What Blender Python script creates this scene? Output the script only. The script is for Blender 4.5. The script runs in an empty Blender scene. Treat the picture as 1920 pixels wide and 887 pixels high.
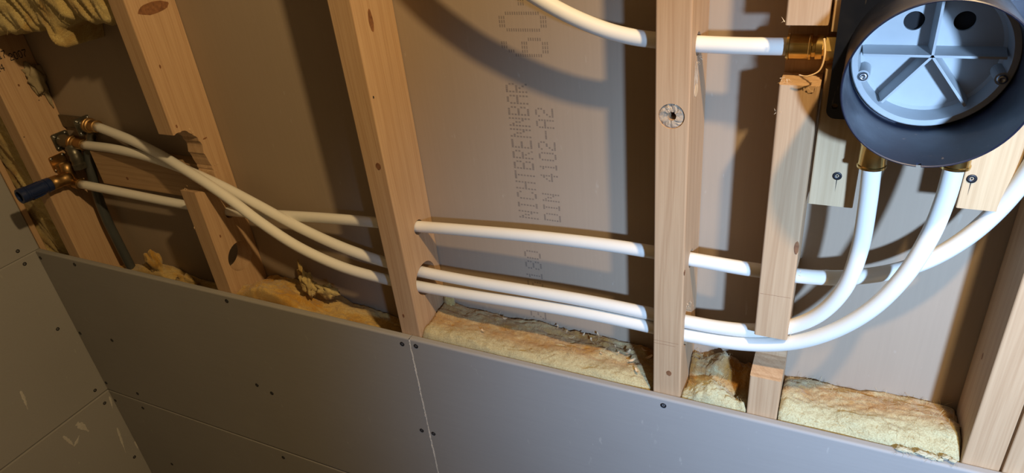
import bpy, bmesh, math, random
from mathutils import Vector, Matrix, noise

# ---------------------------------------------------------------- camera, lights, exposure
scn = bpy.context.scene
COL = scn.collection
cam_d = bpy.data.cameras.new('camera')
cam_d.sensor_width = 36.0
cam_d.lens = 1275.94 / 1920 * 36.0
cam_d.clip_start = 0.01
cam = bpy.data.objects.new('camera', cam_d)
COL.objects.link(cam)
R = Vector((0.9010, 0.4227, -0.0981)); U = Vector((-0.1357, 0.4892, 0.8615)); F = Vector((-0.4122, 0.7629, -0.4981))
F.normalize(); R = (R - F * R.dot(F)).normalized(); U = R.cross(F)
cam.matrix_world = Matrix(((R.x, U.x, -F.x, 0.1109), (R.y, U.y, -F.y, -0.7089), (R.z, U.z, -F.z, 0.6827), (0, 0, 0, 1)))
scn.camera = cam
scn.view_settings.view_transform = 'Standard'
scn.view_settings.look = 'None'
scn.view_settings.gamma = 1.0
scn.view_settings.use_curve_mapping = False
scn.view_settings.exposure = 0.0
w = bpy.data.worlds.new('room'); scn.world = w; w.use_nodes = True
w.node_tree.nodes['Background'].inputs[0].default_value = (0.90, 0.86, 0.85, 1)
w.node_tree.nodes['Background'].inputs[1].default_value = 0.014

def lamp(name, kind, loc, energy, color, size, aim=None, angle=None, blend=None):
    d = bpy.data.lights.new(name, kind); d.energy = energy; d.color = color; d.shadow_soft_size = size
    o = bpy.data.objects.new(name, d); COL.objects.link(o); o.location = loc
    if aim:
        o.rotation_euler = (Vector(aim) - Vector(loc)).to_track_quat('-Z', 'Y').to_euler()
    if kind == 'SPOT':
        d.spot_size = angle; d.spot_blend = blend
    return o
lamp('warm_lamp', 'POINT', (0.42, -0.50, 1.30), 61.0, (1.0, 0.70, 0.34), 0.026)
lamp('cool_lamp', 'SPOT', (0.64, -1.00, 0.62), 144.0, (0.42, 0.65, 1.0), 0.035, aim=(0.37, 0.05, 0.06), angle=math.radians(74), blend=1.0)

# ---------------------------------------------------------------- helpers
def tag(o, label=None, cat=None, group=None, kind=None):
    if label: o['label'] = label
    if cat: o['category'] = cat
    if group: o['group'] = group
    if kind: o['kind'] = kind
    return o

def empty(name, loc=(0, 0, 0)):
    o = bpy.data.objects.new(name, None); COL.objects.link(o); o.location = loc
    o.empty_display_size = 0.02
    return o

def setparent(o, p):
    if p is not None:
        o.parent = p
        m = Matrix.Translation(p.location)
        o.matrix_parent_inverse = m.inverted()

class MB:
    def __init__(s): s.v = []; s.f = []; s.sm = []
    def add(s, vs, fs, smooth=False):
        b = len(s.v); s.v += [tuple(v) for v in vs]
        for f in fs: s.f.append(tuple(i + b for i in f)); s.sm.append(smooth)
    def box(s, a, b, mat=None):
        x0, y0, z0 = a; x1, y1, z1 = b
        vs = [(x0,y0,z0),(x1,y0,z0),(x1,y1,z0),(x0,y1,z0),(x0,y0,z1),(x1,y0,z1),(x1,y1,z1),(x0,y1,z1)]
        if mat: vs = [mat @ Vector(v) for v in vs]
        s.add(vs, [(0,3,2,1),(4,5,6,7),(0,1,5,4),(1,2,6,5),(2,3,7,6),(3,0,4,7)])
    def build(s, name, mat, parent=None, origin=None):
        me = bpy.data.meshes.new(name)
        vs = s.v
        if origin is not None:
            ox, oy, oz = origin; vs = [(x-ox, y-oy, z-oz) for x, y, z in vs]
        me.from_pydata(vs, [], s.f); me.update()
        me.polygons.foreach_set('use_smooth', s.sm)
        if mat: me.materials.append(mat)
        o = bpy.data.objects.new(name, me); COL.objects.link(o)
        if origin is not None: o.location = origin
        setparent(o, parent)
        return o

def lathe(m, prof, origin, axis, n=32, smooth=True, closed=False, arc=None):
    """prof: list of (r, h) along the axis; closed joins the last ring to the first."""
    o = Vector(origin); ax = Vector(axis).normalized()
    t = Vector((0, 0, 1)) if abs(ax.z) < 0.9 else Vector((1, 0, 0))
    u = ax.cross(t).normalized(); v = ax.cross(u)
    vs = []; fs = []
    for r, h in prof:
        for i in range(n):
            a = 2 * math.pi * i / n
            vs.append(o + ax * h + (u * math.cos(a) + v * math.sin(a)) * r)
    K = len(prof)
    for k in range(K if closed else K - 1):
        k2 = (k + 1) % K
        for i in range(n):
            j = (i + 1) % n
            fs.append((k*n+i, k*n+j, k2*n+j, k2*n+i))
    if not closed:
        fs.append(tuple(range(n))[::-1]); fs.append(tuple(range((K-1)*n, K*n)))
    m.add(vs, fs, smooth)

def catmull(P, sub=6):
    P = [Vector(p) for p in P]
    out = []
    for i in range(len(P) - 1):
        p0 = P[i-1] if i > 0 else P[0] * 2 - P[1]
        p1, p2 = P[i], P[i+1]
        p3 = P[i+2] if i + 2 < len(P) else P[-1] * 2 - P[-2]
        for k in range(sub):
            t = k / sub
            out.append(0.5 * ((2*p1) + (p2-p0)*t + (2*p0-5*p1+4*p2-p3)*t*t + (3*p1-p0-3*p2+p3)*t**3))
    out.append(P[-1])
    return out

def smooth_path(P, n=2):
    P = [Vector(p) for p in P]
    for _ in range(n):
        P = [P[0]] + [(P[i-1] + P[i]*2 + P[i+1]) / 4 for i in range(1, len(P)-1)] + [P[-1]]
    return P

def sweep(m, P, r, n=20, smooth=True, hollow=False):
    P = [Vector(p) for p in P]
    T = [(P[min(i+1, len(P)-1)] - P[max(i-1, 0)]).normalized() for i in range(len(P))]
    t = Vector((0, 0, 1)) if abs(T[0].z) < 0.9 else Vector((1, 0, 0))
    u = T[0].cross(t).normalized()
    vs = []; fs = []
    for i, p in enumerate(P):
        if i: u = (u - T[i] * u.dot(T[i])).normalized()
        v = T[i].cross(u)
        rr = r(i / (len(P)-1)) if callable(r) else r
        for k in range(n):
            a = 2 * math.pi * k / n
            vs.append(p + (u * math.cos(a) + v * math.sin(a)) * rr)
    for i in range(len(P)-1):
        for k in range(n):
            j = (k+1) % n
            fs.append((i*n+k, i*n+j, (i+1)*n+j, (i+1)*n+k))
    fs.append(tuple(range(n))[::-1]); fs.append(tuple(range((len(P)-1)*n, len(P)*n)))
    m.add(vs, fs, smooth)

def boolean(o, cutters, op='DIFFERENCE'):
    for c in cutters:
        md = o.modifiers.new('b', 'BOOLEAN'); md.operation = op; md.object = c; md.solver = 'EXACT'
    bpy.context.view_layer.update()
    dg = bpy.context.evaluated_depsgraph_get()
    me = bpy.data.meshes.new_from_object(o.evaluated_get(dg))
    o.modifiers.clear(); old = o.data; o.data = me; me.name = old.name
    for c in cutters: bpy.data.objects.remove(c)
    return o

# ---------------------------------------------------------------- materials
def nodes(name):
    m = bpy.data.materials.new(name); m.use_nodes = True
    nt = m.node_tree; b = nt.nodes['Principled BSDF']
    return m, nt, b
def N(nt, t, **kw):
    n = nt.nodes.new(t)
    for k, v in kw.items():
        if k in n.inputs: n.inputs[k].default_value = v
        else: setattr(n, k, v)
    return n
def coords(nt, scale=(1, 1, 1), kind='Object', rnd=True):
    tc = N(nt, 'ShaderNodeTexCoord'); mp = N(nt, 'ShaderNodeMapping'); mp.inputs['Scale'].default_value = scale
    if rnd:
        oi = N(nt, 'ShaderNodeObjectInfo'); mul = N(nt, 'ShaderNodeMath', operation='MULTIPLY'); mul.inputs[1].default_value = 7.3
        add = N(nt, 'ShaderNodeVectorMath', operation='ADD')
        nt.links.new(oi.outputs['Random'], mul.inputs[0])
        nt.links.new(tc.outputs[kind], add.inputs[0]); nt.links.new(mul.outputs[0], add.inputs[1])
        nt.links.new(add.outputs[0], mp.inputs['Vector'])
    else:
        nt.links.new(tc.outputs[kind], mp.inputs['Vector'])
    return mp.outputs[0]
def ramp(nt, fac, stops):
    r = N(nt, 'ShaderNodeValToRGB'); e = r.color_ramp.elements
    while len(e) < len(stops): e.new(0.5)
    for el, (p, c) in zip(e, stops):
        el.position = p; el.color = (c[0], c[1], c[2], 1) if not isinstance(c, (int, float)) else (c, c, c, 1)
    nt.links.new(fac, r.inputs[0])
    return r.outputs[0]
def noise_tex(nt, vec, scale, detail=4, rough=0.55, dist=0):
    n = N(nt, 'ShaderNodeTexNoise'); n.inputs['Scale'].default_value = scale; n.inputs['Detail'].default_value = detail
    n.inputs['Roughness'].default_value = rough; n.inputs['Distortion'].default_value = dist
    nt.links.new(vec, n.inputs['Vector'])
    return n.outputs['Fac']
def mix(nt, fac, a, b, mode='MIX'):
    m = N(nt, 'ShaderNodeMix', data_type='RGBA', blend_type=mode)
    for sock, val in ((m.inputs[0], fac), (m.inputs[6], a), (m.inputs[7], b)):
        if hasattr(val, 'links') or hasattr(val, 'is_output'): nt.links.new(val, sock)
        else: sock.default_value = val if isinstance(val, (int, float)) else (val[0], val[1], val[2], 1)
    return m.outputs[2]
def bump(nt, b, h, strength, dist=0.001):
    bp = N(nt, 'ShaderNodeBump'); bp.inputs['Strength'].default_value = strength; bp.inputs['Distance'].default_value = dist
    nt.links.new(h, bp.inputs['Height']); nt.links.new(bp.outputs[0], b.inputs['Normal'])

def wood_mat(name, light, mid, dark, axis='z', ringscale=38, contrast=1.0):
    m, nt, b = nodes(name)
    sc = {'z': (1, 1, 0.045), 'x': (0.045, 1, 1)}[axis]
    v = coords(nt, sc)
    broad = noise_tex(nt, v, 14, 2, 0.5, 0.3)
    wv = N(nt, 'ShaderNodeTexWave', wave_type='RINGS'); wv.rings_direction = 'Z' if axis == 'z' else 'X'
    wv.inputs['Scale'].default_value = ringscale; wv.inputs['Distortion'].default_value = 5.0
    wv.inputs['Detail'].default_value = 2.5; wv.inputs['Detail Scale'].default_value = 1.3
    v2 = coords(nt, {'z': (1, 1, 0.10), 'x': (0.10, 1, 1)}[axis])
    nt.links.new(v2, wv.inputs['Vector'])
    grain = ramp(nt, wv.outputs['Fac'], [(0.0, 0.0), (0.62, 0.05), (0.9, 0.75), (1.0, 0.25)])
    fine = noise_tex(nt, coords(nt, {'z': (1, 1, 0.02), 'x': (0.02, 1, 1)}[axis]), 420, 3, 0.6)
    c = mix(nt, broad, light, mid)
    g2 = N(nt, 'ShaderNodeMath', operation='MULTIPLY'); g2.inputs[1].default_value = 0.42 * contrast
    nt.links.new(grain, g2.inputs[0])
    c = mix(nt, g2.outputs[0], c, dark)
    c = mix(nt, ramp(nt, fine, [(0.35, 0.28), (0.65, 0.0)]), c, dark)
    blot = noise_tex(nt, coords(nt, (1, 1, 0.5)), 9, 3)
    c = mix(nt, ramp(nt, blot, [(0.5, 0.0), (0.8, 0.35)]), c, [x * 0.72 for x in mid])
    nt.links.new(c, b.inputs['Base Color'])
    b.inputs['Roughness'].default_value = 0.62; b.inputs['Specular IOR Level'].default_value = 0.3
    bump(nt, b, fine, 0.25, 0.0006)
    return m
WOOD = wood_mat('pine_stud', (0.56, 0.385, 0.24), (0.49, 0.32, 0.185), (0.31, 0.165, 0.08), ringscale=22, contrast=0.85)
WOODB = wood_mat('pine_board', (0.62, 0.47, 0.30), (0.55, 0.40, 0.24), (0.36, 0.22, 0.11), ringscale=16, contrast=0.7)
WOODX = wood_mat('pine_noggin', (0.52, 0.35, 0.20), (0.42, 0.27, 0.15), (0.25, 0.14, 0.07), axis='x')

def board_mat(name, c1, c2, streak=(1, 1, 0.03), scuff=0.0, scuffcol=(0.6, 0.6, 0.6)):
    m, nt, b = nodes(name)
    n1 = noise_tex(nt, coords(nt, (1, 1, 1), rnd=False), 3.0, 4)
    c = mix(nt, ramp(nt, n1, [(0.3, 0.0), (0.75, 1.0)]), c1, c2)
    n2 = noise_tex(nt, coords(nt, streak, rnd=False), 260, 3, 0.7)
    c = mix(nt, ramp(nt, n2, [(0.3, 0.16), (0.7, 0.0)]), c, [x * 0.72 for x in c1])
    if scuff:
        n3 = noise_tex(nt, coords(nt, (1, 1, 0.35), rnd=False), 120, 2, 0.5)
        n4 = noise_tex(nt, coords(nt, (1, 1, 1), rnd=False), 11, 2, 0.5)
        mu = N(nt, 'ShaderNodeMath', operation='MULTIPLY')
        nt.links.new(ramp(nt, n3, [(0.70, 0.0), (0.76, 1.0)]), mu.inputs[0]); nt.links.new(ramp(nt, n4, [(0.45, 0.0), (0.7, scuff)]), mu.inputs[1])
        c = mix(nt, mu.outputs[0], c, scuffcol)
    nt.links.new(c, b.inputs['Base Color'])
    b.inputs['Roughness'].default_value = 0.72; b.inputs['Specular IOR Level'].default_value = 0.25
    bump(nt, b, n2, 0.10, 0.0004)
    return m
GYP = board_mat('grey_board_paper', (0.335, 0.325, 0.320), (0.305, 0.295, 0.29), streak=(0.05, 1, 1), scuff=0.6, scuffcol=(0.5, 0.48, 0.45))
BACK = board_mat('brown_board_paper', (0.375, 0.295, 0.225), (0.345, 0.27, 0.20), streak=(1, 1, 0.02), scuff=0.35, scuffcol=(0.66, 0.62, 0.56))

def plain(name, col, rough=0.5, metal=0.0, spec=0.5, nscale=None, ncol=None, namt=0.5, bmp=0, coat=0):
    m, nt, b = nodes(name)
    b.inputs['Base Color'].default_value = (*col, 1); b.inputs['Roughness'].default_value = rough
    b.inputs['Metallic'].default_value = metal; b.inputs['Specular IOR Level'].default_value = spec
    b.inputs['Coat Weight'].default_value = coat
    n = noise_tex(nt, coords(nt), nscale or 60, 4, 0.6)
    c = mix(nt, ramp(nt, n, [(0.35, 0.0), (0.75, namt)]), col, ncol or [x * 0.8 for x in col])
    nt.links.new(c, b.inputs['Base Color'])
    if bmp: bump(nt, b, n, bmp, 0.001)
    return m
PIPE = plain('white_pipe', (0.78, 0.765, 0.72), 0.32, spec=0.4, nscale=25, ncol=(0.71, 0.68, 0.62), namt=0.35)
BRASS = plain('brass', (0.78, 0.56, 0.22), 0.24, metal=1.0, nscale=90, ncol=(0.50, 0.32, 0.10))
COPPER = plain('dull_brass', (0.42, 0.26, 0.11), 0.42, metal=1.0, nscale=120, ncol=(0.20, 0.12, 0.05), bmp=0.3)
GUN = plain('gunmetal', (0.16, 0.15, 0.12), 0.38, metal=0.8, nscale=90, ncol=(0.07, 0.065, 0.05), bmp=0.3)
STEEL = plain('steel_screw', (0.55, 0.57, 0.6), 0.28, metal=1.0)
BLACKSCREW = plain('black_screw', (0.022, 0.022, 0.028), 0.45, metal=0.3)
BLUEPL = plain('blue_plastic', (0.012, 0.025, 0.085), 0.33, spec=0.5, nscale=40)
HOSE = plain('black_pipe', (0.06, 0.066, 0.066), 0.3, spec=0.7)
LID = plain('grey_plastic', (0.48, 0.51, 0.53), 0.45, spec=0.4, nscale=30, ncol=(0.40, 0.43, 0.45), namt=0.6)
DARK = plain('dark_void', (0.01, 0.01, 0.012), 0.8)
INK = plain('print_ink', (0.19, 0.15, 0.12), 0.8, nscale=300, ncol=(0.27, 0.21, 0.16), namt=0.8)
INKD = plain('stamp_ink', (0.02, 0.018, 0.018), 0.8)
KNOT = plain('knot', (0.27, 0.12, 0.05), 0.6, nscale=160, ncol=(0.12, 0.05, 0.025), namt=1.0, bmp=0.4)
ROUGHWOOD = plain('rough_wood', (0.46, 0.36, 0.26), 0.9, nscale=220, ncol=(0.28, 0.21, 0.15), namt=0.9, bmp=0.8)
PALEWOOD = plain('fresh_wood', (0.74, 0.56, 0.36), 0.8, nscale=150, ncol=(0.60, 0.40, 0.22), namt=0.8, bmp=0.5)
PLASTER = plain('plaster', (0.55, 0.53, 0.50), 0.9, nscale=140, ncol=(0.40, 0.37, 0.33), bmp=0.6)
FRAY = plain('gypsum_core', (0.72, 0.69, 0.64), 0.9, nscale=200, bmp=0.6)

def tube_mat():
    m, nt, b = nodes('black_plastic')
    v = coords(nt, (1, 1, 1))
    n = noise_tex(nt, v, 22, 4, 0.65)
    sc = noise_tex(nt, coords(nt, (1, 1, 0.15)), 160, 3, 0.7)
    c = mix(nt, ramp(nt, n, [(0.45, 0.0), (0.8, 0.5)]), (0.008, 0.013, 0.034), (0.020, 0.027, 0.055))
    c = mix(nt, ramp(nt, sc, [(0.66, 0.0), (0.74, 0.5)]), c, (0.22, 0.2, 0.19))
    nt.links.new(c, b.inputs['Base Color'])
    nt.links.new(ramp(nt, n, [(0.3, 0.30), (0.8, 0.5)]), b.inputs['Roughness'])
    b.inputs['Specular IOR Level'].default_value = 0.6
    return m
TUBE = tube_mat()

def wool_mat(name, pale, tan, amber, lowpale=0.0, amt=0.5):
    m, nt, b = nodes(name)
    v = coords(nt, (0.35, 1.2, 1.2))
    n1 = noise_tex(nt, v, 26, 7, 0.7, 1.2)
    n2 = noise_tex(nt, coords(nt, (1, 1, 1)), 13, 4, 0.6, 0.5)
    n3 = noise_tex(nt, coords(nt, (1, 1, 1)), 480, 3, 0.75)
    c = mix(nt, ramp(nt, n1, [(0.36, 0.0), (0.52, 1.0)]), pale, tan)
    c = mix(nt, ramp(nt, n2, [(amt, 0.0), (amt + 0.14, 1.0)]), c, amber)
    if lowpale:
        tc = N(nt, 'ShaderNodeTexCoord'); sx = N(nt, 'ShaderNodeSeparateXYZ')
        nt.links.new(tc.outputs['Object'], sx.inputs[0])
        ad = N(nt, 'ShaderNodeMath', operation='MULTIPLY_ADD'); ad.inputs[1].default_value = 0.014; 
        nt.links.new(n2, ad.inputs[0]); nt.links.new(sx.outputs['Y'], ad.inputs[2])
        c = mix(nt, ramp(nt, ad.outputs[0], [(lowpale, 1.0), (lowpale + 0.02, 0.0)]), c, pale)
    c = mix(nt, ramp(nt, n3, [(0.38, 0.35), (0.6, 0.0)]), c, [x * 0.5 for x in amber])
    nt.links.new(c, b.inputs['Base Color'])
    b.inputs['Roughness'].default_value = 0.95; b.inputs['Specular IOR Level'].default_value = 0.15
    b.inputs['Sheen Weight'].default_value = 0.25
    bump(nt, b, n3, 0.9, 0.0012)
    return m
WOOL = wool_mat('glass_wool', (0.50, 0.47, 0.29), (0.42, 0.26, 0.115), (0.36, 0.165, 0.03), lowpale=0.034, amt=0.47)
WOOLC = wool_mat('tan_glass_wool', (0.52, 0.45, 0.25), (0.44, 0.28, 0.12), (0.38, 0.19, 0.04), lowpale=0.020, amt=0.46)
WOOLA = wool_mat('amber_glass_wool', (0.62, 0.48, 0.22), (0.55, 0.37, 0.13), (0.48, 0.26, 0.05), amt=0.47)
WOOLY = wool_mat('yellow_glass_wool', (0.76, 0.62, 0.28), (0.55, 0.42, 0.17), (0.44, 0.27, 0.08), amt=0.52)
FIBRE = plain('glass_fibre', (0.5, 0.40, 0.22), 0.7, nscale=40, ncol=(0.62, 0.40, 0.15), namt=1.0)

# ---------------------------------------------------------------- dimensions (metres; z = 0 is the top edge of the first board course)
W = 0.0895        # stud depth; the far board starts here
T = 0.0125        # board thickness
XB, XC, XD, XE, XF = -0.9249, -0.5007, -0.0760, 0.0501, 0.2943
XL = -1.4783      # face of the left wall
SW = 0.0380
HJ = -0.4166      # joint between first and second board course
ZT = 1.75
ZB = -0.98

# ---------------------------------------------------------------- setting: walls and floor
def rbox(m, a, b, r=0.002, axis='z', seg=3):
    """box with rounded long edges along the axis"""
    lo = Vector(a); hi = Vector(b)
    idx = {'z': (0, 1, 2), 'x': (1, 2, 0), 'y': (2, 0, 1)}[axis]
    i, j, k = idx
    pts = []
    for cx, cy, a0 in ((hi[i]-r, hi[j]-r, 0), (lo[i]+r, hi[j]-r, 90), (lo[i]+r, lo[j]+r, 180), (hi[i]-r, lo[j]+r, 270)):
        for s in range(seg + 1):
            t = math.radians(a0 + 90 * s / seg)
            pts.append((cx + r * math.cos(t), cy + r * math.sin(t)))
    n = len(pts); vs = []
    for h in (lo[k], hi[k]):
        for p in pts:
            v = [0, 0, 0]; v[i] = p[0]; v[j] = p[1]; v[k] = h; vs.append(tuple(v))
    fs = [(q, (q+1) % n, n + (q+1) % n, n + q) for q in range(n)]
    fs += [tuple(range(n))[::-1], tuple(range(n, 2*n))]
    m.add(vs, fs)

def screwhead(m, p, nrm, r=0.0042):
    """countersunk black head with a cross recess, slightly below the surface plane"""
    lathe(m, [(0.0002, 0.0004), (0.0016, -0.0002), (0.0022, 0.0006), (r, 0.0007), (r, -0.0004), (r * 0.5, -0.003)][::-1], p, nrm, 16)

def sheet(parent, a, b, mat=GYP, axis='x', r=0.0035, screws=(), nrm=(0, -1, 0)):
    m = MB(); rbox(m, a, b, r, axis, 4)
    o = m.build('gypsum_sheet', mat, parent)
    for s in screws:
        k = MB(); screwhead(k, s, nrm)
        k.build('screw', BLACKSCREW, o)
    return o

wf = tag(empty('wall_front', (0, 0, 0)), kind='structure')
g = 0.0008
y0 = -T
s_ul = sheet(wf, (XL + .001, y0, HJ + g), (-0.4778 - g, 0, 0), screws=[(x, y0, z) for x, z in
    ((-1.4700, -.0176), (-1.3459, -.0126), (-1.4690, -.2314), (-1.3472, -.2224), (-1.4690, -.3900), (-1.3513, -.3898), (-.8920, -.0084 - .004), (-.8965, -.2257), (-.8600, -.2368), (-.4935, -.0144), (-.4938, -.2136))])
s_ur = sheet(wf, (-0.4778 + g, y0, HJ + g), (1.55, 0, 0), screws=[(x, y0, z) for x, z in
    ((-.4660, -.0120), (-.4689, -.2128), (-.0576, -.0120), (.3200, -.012), (.33, -.22))])
sheet(wf, (XL + .001, y0, ZB), (1.55, 0, HJ - g), screws=[(x, y0, z) for x, z in ((-1.4690, -.4497), (-1.3596, -.4405), (-.90, -.44), (-.45, -.44), (-1.355, -.64))])
# torn paper edge along the vertical joint
random.seed(4)
m = MB()
z = HJ + 0.002
while z < -0.001:
    wdt = random.uniform(0.0006, 0.0014); x = -0.4778 + random.uniform(-0.0006, 0.0006)
    h = random.uniform(0.003, 0.007)
    m.box((x - wdt, y0 - random.uniform(0.0002, 0.0007), z), (x + wdt, y0 + 0.002, min(z + h, -0.0006)))
    z += h * 0.8
m.build('frayed_joint_edge', FRAY, wf)['label'] = 'white torn paper edge along the vertical board joint'

wl = tag(empty('wall_left', (XL, 0, 0)), kind='structure')
L = (1, 0, 0)
sheet(wl, (XL - T, -1.88, g), (XL, -0.0005, ZT), axis='z', r=0.003, screws=[(XL, -.0437, .0174), (XL, -.05, .23)], nrm=L)
sheet(wl, (XL - T, -1.88, HJ + g), (XL, -0.0005, -g), axis='y', screws=[(XL, -.0436, -.016), (XL, -.0476, -.195), (XL, -.0395, -.3943)], nrm=L)
s_ll = sheet(wl, (XL - T, -1.88, ZB), (XL, -0.0005, HJ - g), axis='y', screws=[(XL, -.034, -.4426), (XL, -.0319, -.6405)], nrm=L)
def smear(pts, wd, seed):
    rnd = random.Random(seed); m = MB()
    P = catmull([(XL, a, b) for a, b in pts], 8)
    vs = []; fs = []
    n = len(P)
    for i, p in enumerate(P):
        t = i / (n - 1); ww = wd * (0.25 + math.sin(math.pi * min(1, t * 1.15 + .05)) ** .6) * rnd.uniform(.6, 1.15)
        d = (P[min(i+1, n-1)] - P[max(i-1, 0)]).normalized(); s = Vector((0, -d.z, d.y))
        for k, hh in ((-1, 0.0001), (-.4, 0.0007), (.4, 0.0006), (1, 0.0001)):
            q = p + s * ww * k * .5; vs.append((XL + hh, q.y, q.z))
    for i in range(n - 1):
        for k in range(3): fs.append((i*4+k, i*4+k+1, i*4+4+k+1, i*4+4+k))
    m.add(vs, fs, True)
    return m.build('plaster_smear', PLASTER, wl)
smear([(-.1755, -.276), (-.1775, -.300), (-.1821, -.327)], .006, 1)
smear([(-.1110, -.4395), (-.1035, -.458), (-.0963, -.481)], .013, 2)
smear([(-.1494, -.4451), (-.1440, -.466), (-.1396, -.490)], .007, 3)
smear([(-.1390, -.489), (-.1300, -.483), (-.1190, -.473)], .007, 4)
smear([(-.0355, -.528), (-.0400, -.565), (-.0458, -.611)], .005, 5)
smear([(-.0170, -.4350), (-.0190, -.452), (-.0230, -.470)], .006, 7)
smear([(-.0130, -.60), (-.0140, -.63)], .005, 8)

wb = MB(); wb.box((XL - .10, W, ZB), (1.55, W + T, ZT))
wback = tag(wb.build('wall_back', BACK), kind='structure')
pale = plain('pale_wall_paint', (0.62, 0.59, 0.55), 0.9, nscale=6)
room = plain('room_wall_paint', (0.15, 0.14, 0.125), 0.9, nscale=6)
m = MB(); m.box((XL - T, -1.9, ZB), (1.55, -1.88, ZT)); tag(m.build('wall_rear', room), kind='structure')
m = MB(); m.box((1.55, -1.9, ZB), (1.57, W + T, ZT)); tag(m.build('wall_right', room), kind='structure')
m = MB(); m.box((XL - .10, -1.9, ZT + .0005), (1.57, W + T, ZT + .02)); tag(m.build('ceiling', room), kind='structure')
m = MB(); m.box((XL - .10, -1.9, ZB - .02), (1.55, W + T, ZB))
tag(m.build('floor', plain('concrete', (0.25, 0.235, 0.215), 0.9, nscale=20)), kind='structure')

# printed lettering on the far board (dot matrix print reading upward)
FONT = {'A': "01110 10001 10001 11111 10001 10001 10001", 'B': "11110 10001 10001 11110 10001 10001 11110", 'C': "01110 10001 10000 10000 10000 10001 01110",
 'D': "11110 10001 10001 10001 10001 10001 11110", 'E': "11111 10000 10000 11110 10000 10000 11111", 'H': "10001 10001 10001 11111 10001 10001 10001",
 'I': "01110 00100 00100 00100 00100 00100 01110", 'N': "10001 11001 10101 10101 10011 10001 10001", 'R': "11110 10001 10001 11110 10100 10010 10001",
 'T': "11111 00100 00100 00100 00100 00100 00100", '0': "01110 10001 10001 10001 10001 10001 01110", '1': "00100 01100 00100 00100 00100 00100 01110",
 '2': "01110 10001 00001 00110 01000 10000 11111", '4': "00010 00110 01010 10010 11111 00010 00010", '5': "11111 10000 11110 00001 00001 10001 01110",
 '6': "00110 01000 10000 11110 10001 10001 01110", '7': "11111 00001 00010 00100 01000 01000 01000", '8': "01110 10001 10001 01110 10001 10001 01110", '-': "00000 00000 00000 11111 00000 00000 00000", ' ': "00000 00000 00000 00000 00000 00000 00000",
 'K': "10001 10010 10100 11000 10100 10010 10001", 'G': "01110 10001 10000 10111 10001 10001 01110", 'F': "11111 10000 10000 11110 10000 10000 10000"}
def print_up(m, text, xtop, xbot, zstart, pitch, sub=1, slant=0.0, dx=0.64, dz=0.86):
    """text reads toward +z, tops of the letters toward -x"""
    cw = pitch / 6.2; ch = (xbot - xtop) / 7
    for i, c in enumerate(text):
        rows = FONT[c].split()
        for r, row in enumerate(rows):
            for k, b in enumerate(row):
                if b == '1':
                    for s in range(sub):
                        x = xtop + ch * (r + (s + .5) / sub) + slant * (i * pitch + k * cw); zz = zstart + i * pitch + (k + .5) * cw
                        hx = ch / sub * dx / 2; hz = cw * dz / 2
                        m.box((x - hx, W - 0.00012, zz - hz), (x + hx, W, zz + hz))
m = MB(); print_up(m, 'NICHTBRENNBAR', -0.3050, -0.2715, 0.1975, 0.01620); print_up(m, 'DIN 4102-A2', -0.2640, -0.2362, 0.1985, 0.01610)
m.build('printed_lettering', INK, wback)['label'] = 'two rows of dot-matrix letters reading NICHTBRENNBAR and DIN 4102-A2'
m = MB(); print_up(m, '60-', -0.3044, -0.2366, 0.4405, 0.0325, sub=3, dx=0.5, dz=0.75)
m.build('printed_number', INK, wback)['label'] = 'large grey dot-matrix 60- on the brown board'
m = MB(); print_up(m, '2  5180', -0.3030, -0.2740, 0.0120, 0.0190)
m.build('printed_number', INK, wback)['label'] = 'faint grey dot-matrix digits low on the brown board'

# ---------------------------------------------------------------- studs
def cyl_cut(x0, x1, y, z, r, n=32):
    m = MB(); lathe(m, [(r, 0), (r, x1 - x0)], (x0, y, z), (1, 0, 0), n, False)
    return m.build('cut', None)
def ycyl_cut(x, z, y0_, y1_, r, n=32):
    m = MB(); lathe(m, [(r, 0), (r, y1_ - y0_)], (x, y0_, z), (0, 1, 0), n, False)
    return m.build('cut', None)
def prism_cut(x0, x1, poly):
    m = MB(); n = len(poly)
    vs = [(x0, y, z) for y, z in poly] + [(x1, y, z) for y, z in poly]
    m.add(vs, [tuple(range(n)), tuple(range(n, 2*n))[::-1]] + [(i, n+i, n+(i+1) % n, (i+1) % n) for i in range(n)])
    o = m.build('cut', None)
    bm = bmesh.new(); bm.from_mesh(o.data); bmesh.ops.recalc_face_normals(bm, faces=bm.faces); bm.to_mesh(o.data); bm.free()
    return o
def stud(label, x0, x1=None, ya=0.0, yb=W - .0003, cuts=(), mat=WOOD, z0=ZB + .001, z1=ZT):
    x1 = x1 or x0 + SW
    m = MB(); rbox(m, (x0, ya, z0), (x1, yb, z1), 0.0022, 'z', 3)
    o = m.build('wall_stud', mat, origin=((x0+x1)/2, (ya+yb)/2, z0))
    if cuts: boolean(o, list(cuts))
    o.data.materials.clear(); o.data.materials.append(mat)
    return tag(o, label, 'stud', 'upright timber studs of the open wall')
def jag(poly, amp, seed, step=0.004):
    rnd = random.Random(seed); out = []
    for i in range(len(poly)):
        a = Vector(poly[i]); b = Vector(poly[(i+1) % len(poly)]); n = max(1, int((b-a).length / step))
        for k in range(n):
            p = a.lerp(b, k / n)
            if p.x > 0.0: p = p + Vector((rnd.uniform(-amp, amp), rnd.uniform(-amp, amp)))
            out.append((p.x, p.y))
    return out
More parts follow.
